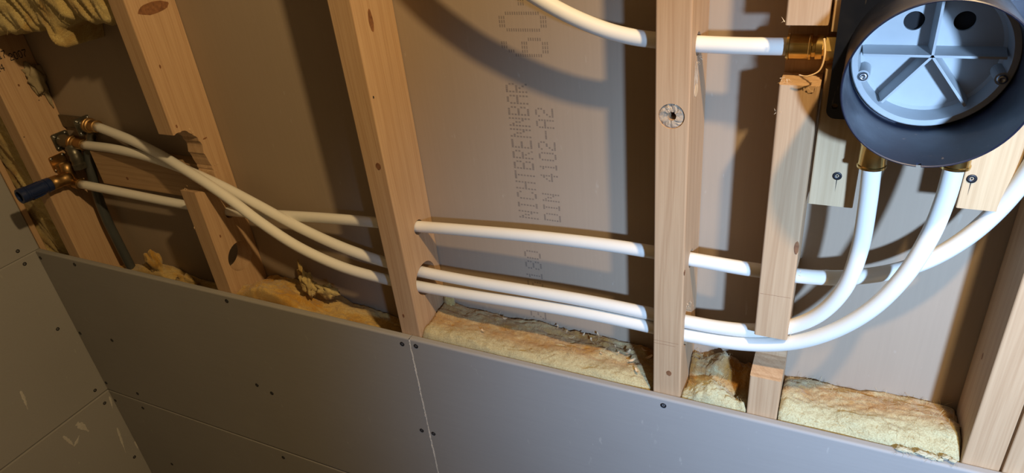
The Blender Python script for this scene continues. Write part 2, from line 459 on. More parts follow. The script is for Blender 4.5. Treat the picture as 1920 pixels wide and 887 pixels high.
def on_side(x, y, z, ry, rz, parent, name, mat, d=0.00025, n=20, seed=0):
    """a thin oval lying on a face that looks along +x"""
    rnd = random.Random(seed); m = MB(); s = 1 if d > 0 else -1
    ring = [(x + d, y + ry * math.cos(2*math.pi*i/n) * rnd.uniform(.9, 1.08), z + rz * math.sin(2*math.pi*i/n) * rnd.uniform(.92, 1.06)) for i in range(n)]
    base = [(x - d * .5, q[1], q[2]) for q in ring]
    m.add(ring + base, [tuple(range(n)) if s > 0 else tuple(range(n))[::-1]] + [(i, n+i, n+(i+1) % n, (i+1) % n) for i in range(n)])
    return m.build(name, mat, parent)
def on_front(x, y, z, rx, rz, parent, name, mat, d=0.00025, n=20, seed=0):
    rnd = random.Random(seed); m = MB()
    ring = [(x + rx * math.cos(2*math.pi*i/n) * rnd.uniform(.9, 1.08), y - d, z + rz * math.sin(2*math.pi*i/n) * rnd.uniform(.92, 1.06)) for i in range(n)]
    base = [(q[0], y + d * .5, q[2]) for q in ring]
    m.add(ring + base, [tuple(range(n))] + [(i, n+i, n+(i+1) % n, (i+1) % n)[::-1] for i in range(n)])
    return m.build(name, mat, parent)
def splinters(parent, spots, seed, size=0.006, mat=PALEWOOD):
    size *= .62
    rnd = random.Random(seed); m = MB()
    for (x, y, z, n, sp) in spots:
        for _ in range(n):
            p = Vector((x, y, z)) + Vector((rnd.uniform(-1, 1), rnd.uniform(-1, 1), rnd.uniform(-1, 1))) * sp
            d = Vector((rnd.uniform(-.6, .6), rnd.uniform(-.8, .3), rnd.uniform(-1, 1))).normalized() * size * rnd.uniform(.5, 1.4)
            s = d.orthogonal().normalized() * size * .09
            t = d.cross(s).normalized() * size * .05
            m.add([p - s - t, p + s - t, p + t, p + d], [(0, 2, 1), (0, 1, 3), (1, 2, 3), (2, 0, 3)])
    o = m.build('splinters', mat, parent); o['kind'] = 'stuff'; return o

# A: stud by the left corner
sa = stud('timber stud by the left corner carrying the gunmetal wall plates', XL + 0.1023)
XA = XL + 0.1403   # its right-hand face, -1.338
on_side(XA, .0387, .3712, .0018, .0026, sa, 'knot', KNOT, seed=1)
on_side(XA, .0621, .3328, .0009, .0012, sa, 'nail_hole', DARK)
on_side(XA, .0052, .2771, .0009, .0012, sa, 'nail_hole', DARK)
m = MB()   # black stamp on its side
def print_side(m, text, y, z, pitch, h, x=XA):
    cw = pitch / 6; ch = h / 7
    for i, c in enumerate(text):
        for r, row in enumerate(FONT[c].split()):
            for k, b in enumerate(row):
                if b == '1':
                    yy = y + i * pitch + k * cw; zz = z + h - r * ch
                    m.box((x, yy, zz - ch), (x + 0.00015, yy + cw, zz))
print_side(m, 'EC 17', -.004 + .006, .4250, .0082, .014); print_side(m, '2007', .045, .4170, .0088, .014); print_side(m, 'C24', .003, .4040, .0090, .013); print_side(m, 'KD', .006, .4470, .010, .013)
m.build('black_stamp', INKD, sa)['label'] = 'black ink stamp near the top of the stud'

# B: with ragged notch, big drilled hole and small pipe hole
notch = [(-.01, .2150), (.012, .2085), (.030, .196), (.040, .1955), (.050, .212), (.051, .236), (.047, .256), (.043, .268), (.046, .283), (.040, .301), (.026, .316), (.010, .3205), (-.01, .3165)]
sb = stud('timber stud second from the left with a ragged notch and a big round hole', XB, cuts=[
    prism_cut(XB - .01, XB + SW + .01, jag(notch, .0011, 3)), cyl_cut(XB - .01, XB + SW + .01, .0450, .0545, .0290), cyl_cut(XB - .01, XB + SW + .01, .0555, .1445, .0118)])
for y_, z_ in ((.0202, .4286), (.0111, .3302), (.0183, .1133)): on_side(XB + SW, y_, z_, .0016, .0032, sb, 'nail_hole', KNOT, seed=2)
on_side(XB + SW, .0560, .2905, .0045, .0014, sb, 'nail_hole', KNOT, seed=5)
on_side(XB + SW, .045, .515, .030, .009, sb, 'knot', KNOT, seed=12)
splinters(sb, [(XB + .03, .030, .200, 14, .008), (XB + .004, .01, .211, 8, .004), (XB + .036, .03, .312, 10, .006), (XB + .037, .050, .235, 8, .01), (XB + .002, .002, .136, 5, .004)], 8, .007)

# C
sc_ = stud('timber stud third from the left standing behind the vertical board joint', XC, cuts=[
    cyl_cut(XC - .01, XC + SW + .01, .0440, .0865, .0285), cyl_cut(XC - .01, XC + SW + .01, .0500, .1785, .0122)])
on_side(XC + SW, .0328, .5000, .0045, .0150, sc_, 'knot', KNOT, seed=6)
on_front(XC + .0262, 0, .3041, .0042, .0058, sc_, 'knot', KNOT, seed=7)
on_front(XC + .0120, 0, .0357, .0020, .0036, sc_, 'knot', KNOT, seed=8)
on_side(XC + SW, .006, .405, .0012, .002, sc_, 'nail_hole', DARK)
splinters(sc_, [(XC + .038, .032, .112, 6, .003), (XC + .038, .03, .062, 5, .003)], 9, .004)

# D
sd = stud('timber stud in the middle with a plugged round hole in its face', XD, cuts=[
    cyl_cut(XD - .01, XD + SW + .01, .0380, .2030, .0125), cyl_cut(XD - .01, XD + SW + .01, .0330, .4780, .0128),
    prism_cut(XD - .01, XD + SW + .01, jag([(.013, .078), (.030, .068), (.052, .078), (.056, .105), (.048, .132), (.022, .135), (.013, .122)], .0008, 2)),
    ycyl_cut(-.0575, .4068, -.01, .0035, .0146), prism_cut(-.0610, -.0530, [(-.02, .4015), (.030, .4015), (.030, .4108), (-.02, .4108)])])
m = MB()  # rough torn bottom of the drilled recess
n_ = 30; vs = []; fs = []
rnd = random.Random(3)
for k, rr in enumerate((.0050, .0085, .0120, .0140)):
    for i in range(n_):
        a = 2 * math.pi * i / n_
        vs.append((-.0575 + rr * math.cos(a), .0034 - (.0006 + .0012 * abs(math.sin(rr * math.cos(a) * 900 + 1.3)) + rnd.uniform(0, .0009)) * (1 if k < 3 else .4), .4063 + rr * math.sin(a)))
for k in range(3):
    for i in range(n_): fs.append((k*n_+i, k*n_+(i+1) % n_, (k+1)*n_+(i+1) % n_, (k+1)*n_+i))
m.add(vs, fs, False)
m.build('torn_hole_bottom', ROUGHWOOD, sd)['label'] = 'greyish torn wood inside the round hole'
on_front(XD + .0220, 0, .0372, .0036, .0045, sd, 'knot', KNOT, seed=10)
on_side(XD + SW, .0030, .2030, .0030, .0040, sd, 'knot', KNOT, seed=11)
m = MB(); rnd = random.Random(6)
for k in range(9):      # chiselled scar under the upper pipe hole
    yy = .018 + rnd.uniform(0, .022); zz = .462 - rnd.uniform(0, .012); l = rnd.uniform(.018, .034)
    m.add([(XD+SW, yy - .0016, zz), (XD+SW, yy + .0016, zz), (XD+SW+.0009, yy, zz - l*.5), (XD+SW, yy, zz - l), (XD+SW-.001, yy, zz - l*.5)], [(0, 1, 2), (1, 3, 2), (3, 0, 2), (0, 4, 1), (1, 4, 3), (3, 4, 0)])
m.build('chiselled_scar', ROUGHWOOD, sd)
on_side(XD + SW, .032, .4270, .0085, .0075, sd, 'knot', PALEWOOD, seed=13)
splinters(sd, [(XD + .038, .026, .140, 14, .007), (XD + .037, .03, .46, 8, .006), (-.058, -.0005, .419, 10, .005)], 12, .006)

# E: notched twice
se = stud('timber stud cut out for the brass fitting, left of the black shower box', XE, SW + XE, cuts=[
    prism_cut(XE - .01, XE + SW + .01, jag([(-.01, .4475), (.046, .4465), (.046, .506), (-.01, .506)], .0005, 5)),
    prism_cut(XE - .01, XE + SW + .01, jag([(-.01, .0628), (.049, .0640), (.049, .1302), (-.01, .1302)], .0004, 6)),
    cyl_cut(XE - .01, XE + SW + .01, .0310, .2055, .0122)])
on_front(XE + .0355, 0, .2613, .0026, .0085, se, 'knot', KNOT, seed=14)
splinters(se, [(XE + .004, .006, .4475, 12, .006), (XE + .03, .004, .4465, 12, .007), (XE + .002, .003, .508, 6, .003), (XE + .038, .01, .135, 6, .004), (XE+.0385, .012, .222, 6, .005), (XE + .002, .003, .42, 8, .003)], 13, .007)
m = MB(); P = catmull([(XE + .036, .004, .4930), (XE + .0385, -.004, .480), (XE + .036, -.008, .466), (XE + .026, -.010, .4605), (XE + .018, -.010, .4615)], 6)
sweep(m, P, lambda t: .0012 * (1 - .6 * t), 6); m.build('wood_curl', PALEWOOD, se)['label'] = 'pale curled splinter hanging at the upper notch'
# pencil lines
for (xa, xb, z_, st) in ((XD + .001, XD + .034, .0905, sd), (XD + .001, XD + .030, .0855, sd), (XE + .002, XE + .036, .1925, se)):
    m = MB(); m.box((xa, -.00012, z_), (xb, .0001, z_ + .0003)); m.build('pencil_line', KNOT, st)

# F and G
sf = stud('timber stud right of the last insulation batt, near the frame edge', XF)
on_side(XF, .0490, .1215, .0020, .0045, sf, 'knot', KNOT, d=-.00025, seed=15)
stud('timber stud doubled against its neighbour at the right frame edge', XF + SW + .0022)
# left corner stud, behind the left wall boards
stud('timber stud edge in the corner behind the left wall board', XL - .090, XL - .0005, ya=.0005, yb=.0125)

VX, VZ = .1778, .4748
# ---------------------------------------------------------------- noggin and blocks
def plank(name, label, a, b, mat, axis, r=.0015, cat='board', cuts=()):
    m = MB(); rbox(m, a, b, r, axis, 2)
    c = [(a[i] + b[i]) / 2 for i in range(3)]
    o = m.build(name, mat, origin=c)
    if cuts: boolean(o, list(cuts))
    return tag(o, label, cat)
ng = plank('noggin', 'horizontal timber noggin in the dark left bay behind the pipes', (-1.2420, .0605, .1590), (XB - .0005, W - .0005, .2330), WOODX, 'x', cat='noggin')
on_front(-1.1579, .0605, .1808, .0035, .0035, ng, 'knot', KNOT, seed=21)
plank('mounting_rail', 'thin dark metal rail carrying the highest wall plate', (XA + .0005, .0840, .2680), (-1.2505, .0870, .2940), GUN, 'x', r=.0008, cat='rail')
mb1 = plank('mounting_board', 'pale pine board left behind the black shower box', (.0905, .018, .3090), (.1350, .038, .62), WOODB, 'z', cuts=[prism_cut(.085, .14, [(-.01, .4590), (.05, .4590), (.05, .4960), (-.01, .4960)]), ycyl_cut(VX, VZ, .0, .06, .0722, 64)])
mb2 = plank('mounting_board', 'pale pine board right behind the black shower box', (.2272, .018, .3220), (.2712, .038, .62), WOODB, 'z', cuts=[ycyl_cut(VX, VZ, .0, .06, .0722, 64)])
for p, b in (((.1155, .018, .3452), mb1), ((.2343, .018, .3552), mb2)):
    m = MB(); screwhead(m, p, (0, -1, 0), .0046); m.build('screw', BLACKSCREW, b)
    m = MB(); m.add([(p[0] - .0005, .0179, p[2] - .004), (p[0] + .0005, .0179, p[2] - .004), (p[0], .0179, p[2] - .019), (p[0] - .0005, .0181, p[2] - .004), (p[0] + .0005, .0181, p[2] - .004), (p[0], .0181, p[2] - .019)], [(0, 1, 2), (3, 5, 4), (0, 3, 4, 1), (1, 4, 5, 2), (2, 5, 3, 0)])
    m.build('hairline_crack', INKD, b)
plank('noggin', 'horizontal timber noggin hidden behind the black shower box', (XE + SW + .0005, .0425, .430), (XF - .0005, W - .0005, .520), WOODX, 'x', cat='noggin')

# ---------------------------------------------------------------- pipes
def pipe(label, P, r=.0090, mat=PIPE, name='water_pipe', sm=1, cat='pipe'):
    m = MB(); sweep(m, catmull(smooth_path(P, sm), 7), r, 22)
    return tag(m.build(name, mat), label, cat, 'white plastic water pipes' if mat is PIPE else None)
P1 = [(-1.2960, .0460, .1590), (-1.1548, .046, .1552), (-1.0088, .050, .1463), (-.8971, .055, .1430), (-.7636, .052, .1573), (-.6628, .05, .1673), (-.56, .049, .1755), (-.4675, .05, .1785), (-.3973, .048, .1856), (-.2612, .044, .1985), (-.1415, .04, .2035), (-.0904, .039, .2040), (-.0401, .038, .2015), (.0314, .034, .2010), (.1011, .03, .2056), (.1267, .03, .2083), (.1694, .03, .2202), (.1989, .032, .2338), (.2258, .033, .2541), (.249, .032, .2843), (.2646, .028, .3175), (.2752, .02, .3534), (.2820, .010, .395), (.2835, .002, .430), (.278, .001, .460), (.2655, .002, .4775)]
PA = [(-1.2000, .070, .2838), (-1.0971, .06, .2701), (-1.0055, .045, .2565), (-.9401, .028, .2405), (-.8584, .020, .2164), (-.8144, .015, .194), (-.7757, .015, .1658), (-.7013, .02, .1148), (-.6259, .03, .0819), (-.5382, .037, .0735), (-.4705, .037, .0712), (-.3788, .035, .0755), (-.2662, .032, .0845), (-.181, .03, .0890), (-.0945, .028, .0905), (-.0401, .025, .0862), (.041, .02, .0928), (.0914, .01, .1154), (.1357, .0, .1506), (.1728, -.01, .2008), (.1949, -.015, .2526), (.209, -.015, .3075), (.2133, -.010, .3461), (.2141, -.005, .3800)]
PB = [(-1.2650, .0690, .2400), (-1.1600, .058, .2480), (-1.0463, .05, .2450), (-.9622, .049, .2275), (-.87, .041, .2115), (-.7873, .035, .1852), (-.7063, .038, .1465), (-.6254, .042, .1167), (-.5392, .044, .1025), (-.4704, .044, .0960), (-.3794, .042, .0972), (-.2672, .038, .1040), (-.182, .035, .1083), (-.0956, .032, .1085), (-.0417, .03, .1065), (.0052, .028, .1085), (.0452, .026, .1136), (.0864, .02, .1307), (.1218, .01, .165), (.1439, .0, .2152), (.1495, -.005, .2716), (.1477, -.005, .3292), (.1444, -.005, .3800)]
PT = [(-.47, .012, .85), (-.41, .015, .70), (-0.307, 0.018, 0.5927), (-0.2646, 0.02, 0.5598), (-0.2221, 0.023, 0.5314), (-0.1858, 0.026, 0.5095), (-0.1429, 0.028, 0.4922), (-0.1132, 0.031, 0.4841), (-0.0867, 0.033, 0.4811), (-.0402, .033, .4768), (.0016, .031, .4768), (.0500, .03, .4775), (.0600, .03, .4776)]
pipe('white pipe through the middle holes, sweeping up at the far right', P1)
pipe('lowest white pipe, curving up in front to the right brass fitting', PA)
pipe('white pipe just above the lowest, curving up to the left brass fitting', PB)
pipe('white pipe at the top, descending to the brass fitting left of the box', PT)
BK = [(-1.2660, .076, .262), (-1.2865, .072, .2008), (-1.2989, .0495, .1414), (-1.3010, .050, .1000), (-1.3024, .057, .0657), (-1.2869, .062, .0092), (-1.2786, .06, -.0682), (-1.2716, .06, -.1374), (-1.268, .06, -.40)]
BK = [(-1.2720, .0765, .2260), (-1.2830, .075, .2030), (-1.2980, .069, .1420), (-1.3050, .0665, .0649), (-1.2960, .068, .0030), (-1.2900, .068, -.0750), (-1.286, .068, -.20), (-1.286, .068, -.40)]

# ---------------------------------------------------------------- insulation
def fbm(p, o=4):
    s = 0; a = 1; f = 1
    for _ in range(o):
        s += a * noise.noise(Vector(p) * f); a *= .5; f *= 2.1
    return s
def fibres(m, pts, n, rnd, L=.0065, r=.00013, up=(0, -.3, .35)):
    for _ in range(n):
        p = Vector(rnd.choice(pts)); d = Vector((rnd.uniform(-1, 1), rnd.uniform(-1, 1), rnd.uniform(-1, 1))) * .8 + Vector(up) * rnd.uniform(0, .7); d.normalize()
        l = L * rnd.uniform(.4, 1.4); c = Vector((rnd.uniform(-1, 1), rnd.uniform(-1, 1), rnd.uniform(-1, 1))) * l * .45
        Q = [p + d * l * t + c * t * t for t in (0, .33, .66, 1)]
        sweep(m, Q, r, 3, False)
def batt(label, xr, yr, zb, top, mat, seed, nx=150, ny=44, amp=.006, nfib=500, front_r=.012, fib_mat=FIBRE, stretch=.5):
    x0, x1 = xr; ya, yb = yr; vs = []; fs = []
    rnd = random.Random(seed); off = Vector((seed * 3.1, seed * 1.7, 0))
    for j in range(ny + 1):
        for i in range(nx + 1):
            u = i / nx; v = j / ny
            x = x0 + (x1 - x0) * u; y = ya + (yb - ya) * v
            zt = top(x, y)
            q = Vector((x * stretch, y, 0)) * 34 + off
            h = fbm(q, 5) * amp + abs(fbm(q * 2.7 + Vector((9, 1, 0)), 3)) * amp * .5
            e = min(u * (x1 - x0), (1 - u) * (x1 - x0)); f = (y - ya); bk = yb - y
            dz = 0
            if f < front_r: dz -= front_r * (1 - math.sqrt(max(0, 1 - (1 - f / front_r) ** 2))) * .8
            if e < .008: dz -= .006 * (1 - e / .008) ** 2
            if bk < .008: dz -= .005 * (1 - bk / .008) ** 2
            j3 = noise.noise_vector(q * 2.2) * amp * .35
            jx = j3.x if 0 < i < nx else 0; jy = j3.y if 0 < j < ny else 0
            vs.append((x + jx, y + jy, zt + h + dz))
    nV = len(vs)
    for j in range(ny):
        for i in range(nx):
            a = j * (nx + 1) + i; fs.append((a, a + 1, a + nx + 2, a + nx + 1))
    ring = [i for i in range(nx + 1)] + [(j) * (nx + 1) + nx for j in range(1, ny + 1)] + [ny * (nx + 1) + i for i in range(nx - 1, -1, -1)] + [j * (nx + 1) for j in range(ny - 1, 0, -1)]
    base = [(vs[k][0], vs[k][1], zb) for k in ring]
    m = MB(); m.add(vs + base, fs + [(ring[(k+1) % len(ring)], ring[k], nV + k, nV + (k+1) % len(ring)) for k in range(len(ring))] + [tuple(nV + k for k in range(len(ring)))[::-1]], True)
    o = m.build('insulation_batt', mat, origin=(x0, ya, zb))
    tag(o, label, 'insulation', 'glass wool insulation batts between the studs')
    if nfib:
        pts = [v for k, v in enumerate(vs[:nV]) if rnd.random() < .4]
        fm = MB(); fibres(fm, pts, nfib, rnd)
        fo = fm.build('loose_fibres', fib_mat, o); fo['kind'] = 'stuff'
    return o
def tuft(m, c, r, seed, sq=(1, 1, 1), n=18, amp=.35):
    """ragged lump"""
    vs = []; fs = []; c = Vector(c)
    for j in range(n + 1):
        for i in range(n * 2):
            th = math.pi * j / n; ph = math.pi * i / n
            d = Vector((math.sin(th) * math.cos(ph), math.sin(th) * math.sin(ph), math.cos(th)))
            k = 1 + amp * fbm(d * 1.6 + Vector((seed, seed * 2, 0)), 4)
            vs.append(c + Vector((d.x * sq[0], d.y * sq[1], d.z * sq[2])) * r * k)
    for j in range(n):
        for i in range(n * 2):
            i2 = (i + 1) % (n * 2); fs.append((j*2*n+i, (j+1)*2*n+i, (j+1)*2*n+i2, j*2*n+i2))
    m.add(vs, fs, True)

e = .0012
def top_cd(x, y):
    u = (x - XC) / (XD - XC)
    return .004 + .004 * math.sin(u * 5) + (.004 if u > .5 else 0) * min(1, (u - .5) * 4) - (.012 * max(0, (u - .93) / .07)) + max(0, .016 * (1 - abs(u - .10) / .09)) * (1 if y > .055 else y / .055) * .6
cd = batt('long tan and cream insulation batt in the bay left of the middle stud', (XC + SW + e, XD - e), (e, W - e), -.10, top_cd, WOOLC, 3, nx=220, nfib=900)
fm = MB(); tuft(fm, (XC + SW + .012, .080, .014), .010, 4, (1, .6, 1.9)); fm.build('upright_tuft', WOOLY, cd)
de = batt('short lumpy cream insulation batt in the narrow bay right of middle stud', (XD + SW + e, XE - e), (e, W - e), -.10, lambda x, y: .004 + (.014 if y > .052 else 0) + .007 * math.sin(x * 90 + 1) + .006 * math.sin(y * 120), WOOL, 8, nx=60, ny=60, amp=.009, nfib=450, stretch=1)
ef = batt('long cream and tan insulation batt at right between the last studs', (XE + SW + e, XF - e), (e, W - e), -.10, lambda x, y: .006 + .007 * math.sin(math.pi * min(1, y / .08)) + .003 * math.sin(x * 30), WOOL, 12, nx=150, nfib=700, front_r=.020)
fm = MB()
rnd = random.Random(44)
for k in range(9):
    tuft(fm, (.232 + .0065 * k, -.004 - rnd.uniform(0, .005), .0035 + rnd.uniform(-.002, .0015)), rnd.uniform(.0030, .0048), 50 + k, (1.4, .9, .6), n=12, amp=.55)
fibres(fm, [(rnd.uniform(.225, .290), rnd.uniform(-.012, .002), rnd.uniform(.001, .006)) for _ in range(80)], 130, rnd, L=.006, r=.0001, up=(0, -1, -.3))
fm.build('hanging_tuft', plain('pale_wool', (0.46, 0.44, 0.32), .95, nscale=80, ncol=(.40, .33, .2), bmp=.8), ef)
def top_bc(x, y):
    u = (x - XB - SW) / (XC - XB - SW)
    return -.012 - .040 * max(0, u - .35) / .65 + .030 * math.exp(-((u - .20) / .16) ** 2) * (1 - min(1, y / .09) * .55) + (.004 if y < .03 else -.010)
bc = batt('low yellow insulation batt sagging in the bay left of the jointed boards', (XB + SW + e, XC - e), (e, W - e), -.12, top_bc, WOOLA, 5, nx=200, nfib=500, amp=.008)
fm = MB(); tuft(fm, (-.735, .048, .018), .022, 3, (.6, .45, 1.0), amp=.7); tuft(fm, (-.700, .055, .004), .022, 5, (1.1, .4, .6), amp=.7); tuft(fm, (-.775, .075, .012), .020, 15, (.25, .3, 1.2), amp=.7)
fm.build('upright_tuft', WOOLY, bc)
ab = batt('low yellow insulation in the leftmost bay beside the black pipe', (XA + e, XB - e), (.050, W - e), -.14, lambda x, y: -.055 + .012 * math.sin(x * 25), WOOLA, 6, nx=120, ny=24, nfib=200)
fm = MB(); tuft(fm, (-1.190, .062, -.030), .026, 21, (.85, .4, 1.2), amp=.5); tuft(fm, (-1.10, .060, -.058), .020, 22, (1.3, .5, .8), amp=.6)
fm.build('upright_tuft', WOOLA, ab)

def hanging_batt(label, xr, yf, yb, ztop, edge, mat, seed, nx=110, nz=90, amp=.010, nfib=400, parent_kind=None):
    """batt seen from the front: face toward the room, ragged lower edge"""
    x0, x1 = xr; vs = []; fs = []; off = Vector((seed, seed * .7, 0)); rnd = random.Random(seed)
    for j in range(nz + 1):
        for i in range(nx + 1):
            u = i / nx; v = j / nz; x = x0 + (x1 - x0) * u
            zl = edge(x); z_ = zl + (ztop - zl) * v
            q = Vector((x * 30 + z_ * 18, z_ * 9, 0)) + off
            y = yf(x, z_) + fbm(q, 5) * amp + abs(noise.noise(q * 1.4)) * amp
            if z_ - zl < .014: y += .012 * (1 - (z_ - zl) / .014) ** 2
            vs.append((x, min(y, yb - .004), z_))
    nV = len(vs)
    for j in range(nz):
        for i in range(nx):
            a = j * (nx + 1) + i; fs.append((a, a + 1, a + nx + 2, a + nx + 1))
    ring = [i for i in range(nx + 1)] + [j * (nx + 1) + nx for j in range(1, nz + 1)] + [nz * (nx + 1) + i for i in range(nx - 1, -1, -1)] + [j * (nx + 1) for j in range(nz - 1, 0, -1)]
    m = MB(); m.add(vs + [(vs[k][0], yb, vs[k][2]) for k in ring], fs + [(ring[(k+1) % len(ring)], ring[k], nV + k, nV + (k+1) % len(ring)) for k in range(len(ring))], True)
    o = m.build('insulation_batt', mat, origin=(x0, 0, ztop)); tag(o, label, 'insulation', 'glass wool insulation batts between the studs')
    fm = MB(); fibres(fm, [v for v in vs if rnd.random() < .3], nfib, rnd, up=(0, -1, -.3)); fo = fm.build('loose_fibres', FIBRE, o); fo['kind'] = 'stuff'
    return o
def edge_top(x):
    u = (x - XA) / (XB - XA)
    return .470 + .030 * u + .010 * fbm((x * 26, 1, 0), 3) - .030 * math.exp(-((x + 1.100) / .009) ** 2) + .012 * math.exp(-((x + 1.035) / .03) ** 2)
hanging_batt('yellow insulation batt hanging at the top of the leftmost bay', (XA + .0015, XB - .0015), lambda x, z: .004, W - .001, 1.28, edge_top, WOOLY, 4, nx=150, nz=150, nfib=500)
hanging_batt('narrow yellow insulation strip filling the gap in the left corner', (XL - .06, XA - SW - .0015), lambda x, z: .0225, W - .001, 1.28, lambda x: -.10, WOOLY, 9, nx=30, nz=200, amp=.008, nfib=150)
m = MB(); tuft(m, (XA + .006, .074, .375), .021, 31, (.35, .75, 1.3), amp=.8); tuft(m, (XA + .004, .080, .340), .009, 32, (.35, .5, 2.4), amp=.5)
tag(m.build('insulation_tuft', plain('grey_wool', (0.33, 0.27, 0.17), .95, nscale=90, ncol=(.2, .15, .08), bmp=.8)), 'torn grey tuft of wool stuck to the side of the left stud', 'insulation')
# shavings on the insulation
rnd = random.Random(17)
spots = [(-.250, .078), (-.232, .070), (-.220, .060), (-.205, .072), (-.190, .064), (-.182, .078), (-.150, .062), (-.142, .050), (-.128, .055), (-.118, .040), (-.165, .040), (-.098, .058), (-.108, .068), (-.340, .070), (-.36, .030), (-.105, .020)]
for x, y in spots:
    s = rnd.uniform(.0014, .0040); a = rnd.uniform(0, 6.28)
    M_ = Matrix.Translation((x, y, top_cd(x, y) + .0055)) @ Matrix.Rotation(a, 4, 'Z') @ Matrix.Rotation(rnd.uniform(-.5, .5), 4, 'X')
    m = MB(); nn = 5; vs = []
    for k in range(nn):
        t = k / (nn - 1) * 2 - 1
        for ss in (-1, 1):
            for hh in (0, .0005): vs.append(M_ @ Vector((t * s * 1.5, ss * s * (.5 - .2 * t * t), t * t * s * .6 + hh)))
    fs = []
    for k in range(nn - 1):
        b_ = k * 4; fs += [(b_, b_+4, b_+6, b_+2), (b_+1, b_+3, b_+7, b_+5), (b_, b_+1, b_+5, b_+4), (b_+2, b_+6, b_+7, b_+3)]
    fs += [(0, 2, 3, 1), (16, 17, 19, 18)]
    m.add(vs, fs)
    tag(m.build('wood_shaving', PALEWOOD, origin=(x, y, top_cd(x, y) + .0055)), 'tiny pale wood shaving lying on the insulation batt left of middle stud', 'shaving', 'wood shavings on the insulation')

# ---------------------------------------------------------------- shower box
VX, VZ = .1778, .4748
vb = tag(empty('shower_valve_box', (VX, .018, VZ)), 'round black built-in shower valve box with grey ribbed lid, top right', 'valve box')
# housing tube
m = MB(); RO, RI = .0712, .0695
lathe(m, [(RO, 0), (RO, .015), (RO - .0004, .016), (RO - .0004, .0895), (RI - .0022, .0895), (RI - .0018, .03), (RI, .0), (RI + .0008, -.0006)][::-1], (VX, -.075, VZ), (0, 1, 0), 96, True, True)
hs = m.build('housing', TUBE, vb)
c1 = MB(); c1.box((VX - .0022, -.08, VZ - RO - .004), (VX + .0016, -.0705, VZ - RI + .004)); boolean(hs, [c1.build('cut', None)])
hs.data.polygons.foreach_set('use_smooth', [True] * len(hs.data.polygons))
md = hs.modifiers.new('e', 'EDGE_SPLIT'); md.split_angle = math.radians(35)
# lid
LX, LZ = .1784, .4772
m = MB(); lathe(m, [(.0001, .026), (.056, .026), (.0590, .024), (.0600, .003), (.0608, .0), (.0658, .0), (.0668, .0012), (.0668, .012), (.0660, .030), (.0001, .030)], (LX, .006, LZ), (0, 1, 0), 80, True)
lid = m.build('lid', LID, vb)
hc = []
for hx in (.1600, .2003):
    k = MB(); lathe(k, [(.0088, 0), (.0088, .04)], (hx, .015, .5032), (0, 1, 0), 32, False); hc.append(k.build('cut', None))
boolean(lid, hc); md = lid.modifiers.new('e', 'EDGE_SPLIT'); md.split_angle = math.radians(30); lid['label'] = 'grey recessed lid'
lid.data.polygons.foreach_set('use_smooth', [True] * len(lid.data.polygons))
for ang in (0, 180, 90, -53, -127):
    Mx = Matrix.Translation((LX, .0320, LZ)) @ Matrix.Rotation(math.radians(-ang), 4, 'Y')
    r_ = MB(); t0, t1, L_ = .0011, .0034, .0585
    vs = [(0, 0, -t1), (L_, 0, -t1), (L_, 0, t1), (0, 0, t1), (0, -.0245, -t0), (L_ - .0015, -.0245, -t0), (L_ - .0015, -.0245, t0), (0, -.0245, t0)]
    r_.add([Mx @ Vector(v) for v in vs], [(0, 1, 2, 3), (7, 6, 5, 4), (4, 5, 1, 0), (5, 6, 2, 1), (6, 7, 3, 2), (7, 4, 0, 3)])
    r_.build('rib', LID, lid)
for sx, sz in ((.1243, .4572), (.2352, .4590)):
    m = MB(); lathe(m, [(.0066, .025), (.0058, -.0004), (.0001, -.0004)][::-1], (sx, .0065, sz), (0, 1, 0), 24, False); m.build('screw_boss', LID, lid)
    m = MB(); lathe(m, [(.0044, .0), (.0044, -.0009), (.0034, -.0021), (.0014, -.0024), (.0012, -.0012), (.0001, -.0012)], (sx, .0055, sz), (0, 1, 0), 20, True)
    s_ = m.build('screw', STEEL, lid); s_['label'] = 'shiny steel screw'
m = MB(); lathe(m, [(.066, 0), (.066, .0015)], (LX, .0375, LZ), (0, 1, 0), 48, False); m.build('cavity_dark_disc', DARK, vb)  # near-black disc paints in the dark of the cavity behind the lid holes
# flange
def rrect(m, x0, x1, z0, z1, ya, yb, r, seg=6):
    pts = []
    for cx, cz, a0 in ((x1-r, z1-r, 0), (x0+r, z1-r, 90), (x0+r, z0+r, 180), (x1-r, z0+r, 270)):
        for s in range(seg+1):
            t = math.radians(a0 + 90*s/seg); pts.append((cx + r*math.cos(t), cz + r*math.sin(t)))
    n = len(pts)
    m.add([(p[0], ya, p[1]) for p in pts] + [(p[0], yb, p[1]) for p in pts], [tuple(range(n)), tuple(range(n, 2*n))[::-1]] + [(i, n+i, n+(i+1) % n, (i+1) % n) for i in range(n)])
m = MB(); rrect(m, .0962, .260, .4105, .548, .0120, .0177, .009)
fl = m.build('mounting_flange', TUBE, vb)
k = []
for hx, hz in ((.1035, .4235), (.1035, .535)):
    q = MB(); lathe(q, [(.0030, 0), (.0030, .02)], (hx, .005, hz), (0, 1, 0), 20, False); k.append(q.build('cut', None))
q = MB(); lathe(q, [(.0665, 0), (.0665, .03)], (VX, .0, VZ), (0, 1, 0), 64, False); k.append(q.build('cut', None))
boolean(fl, k)
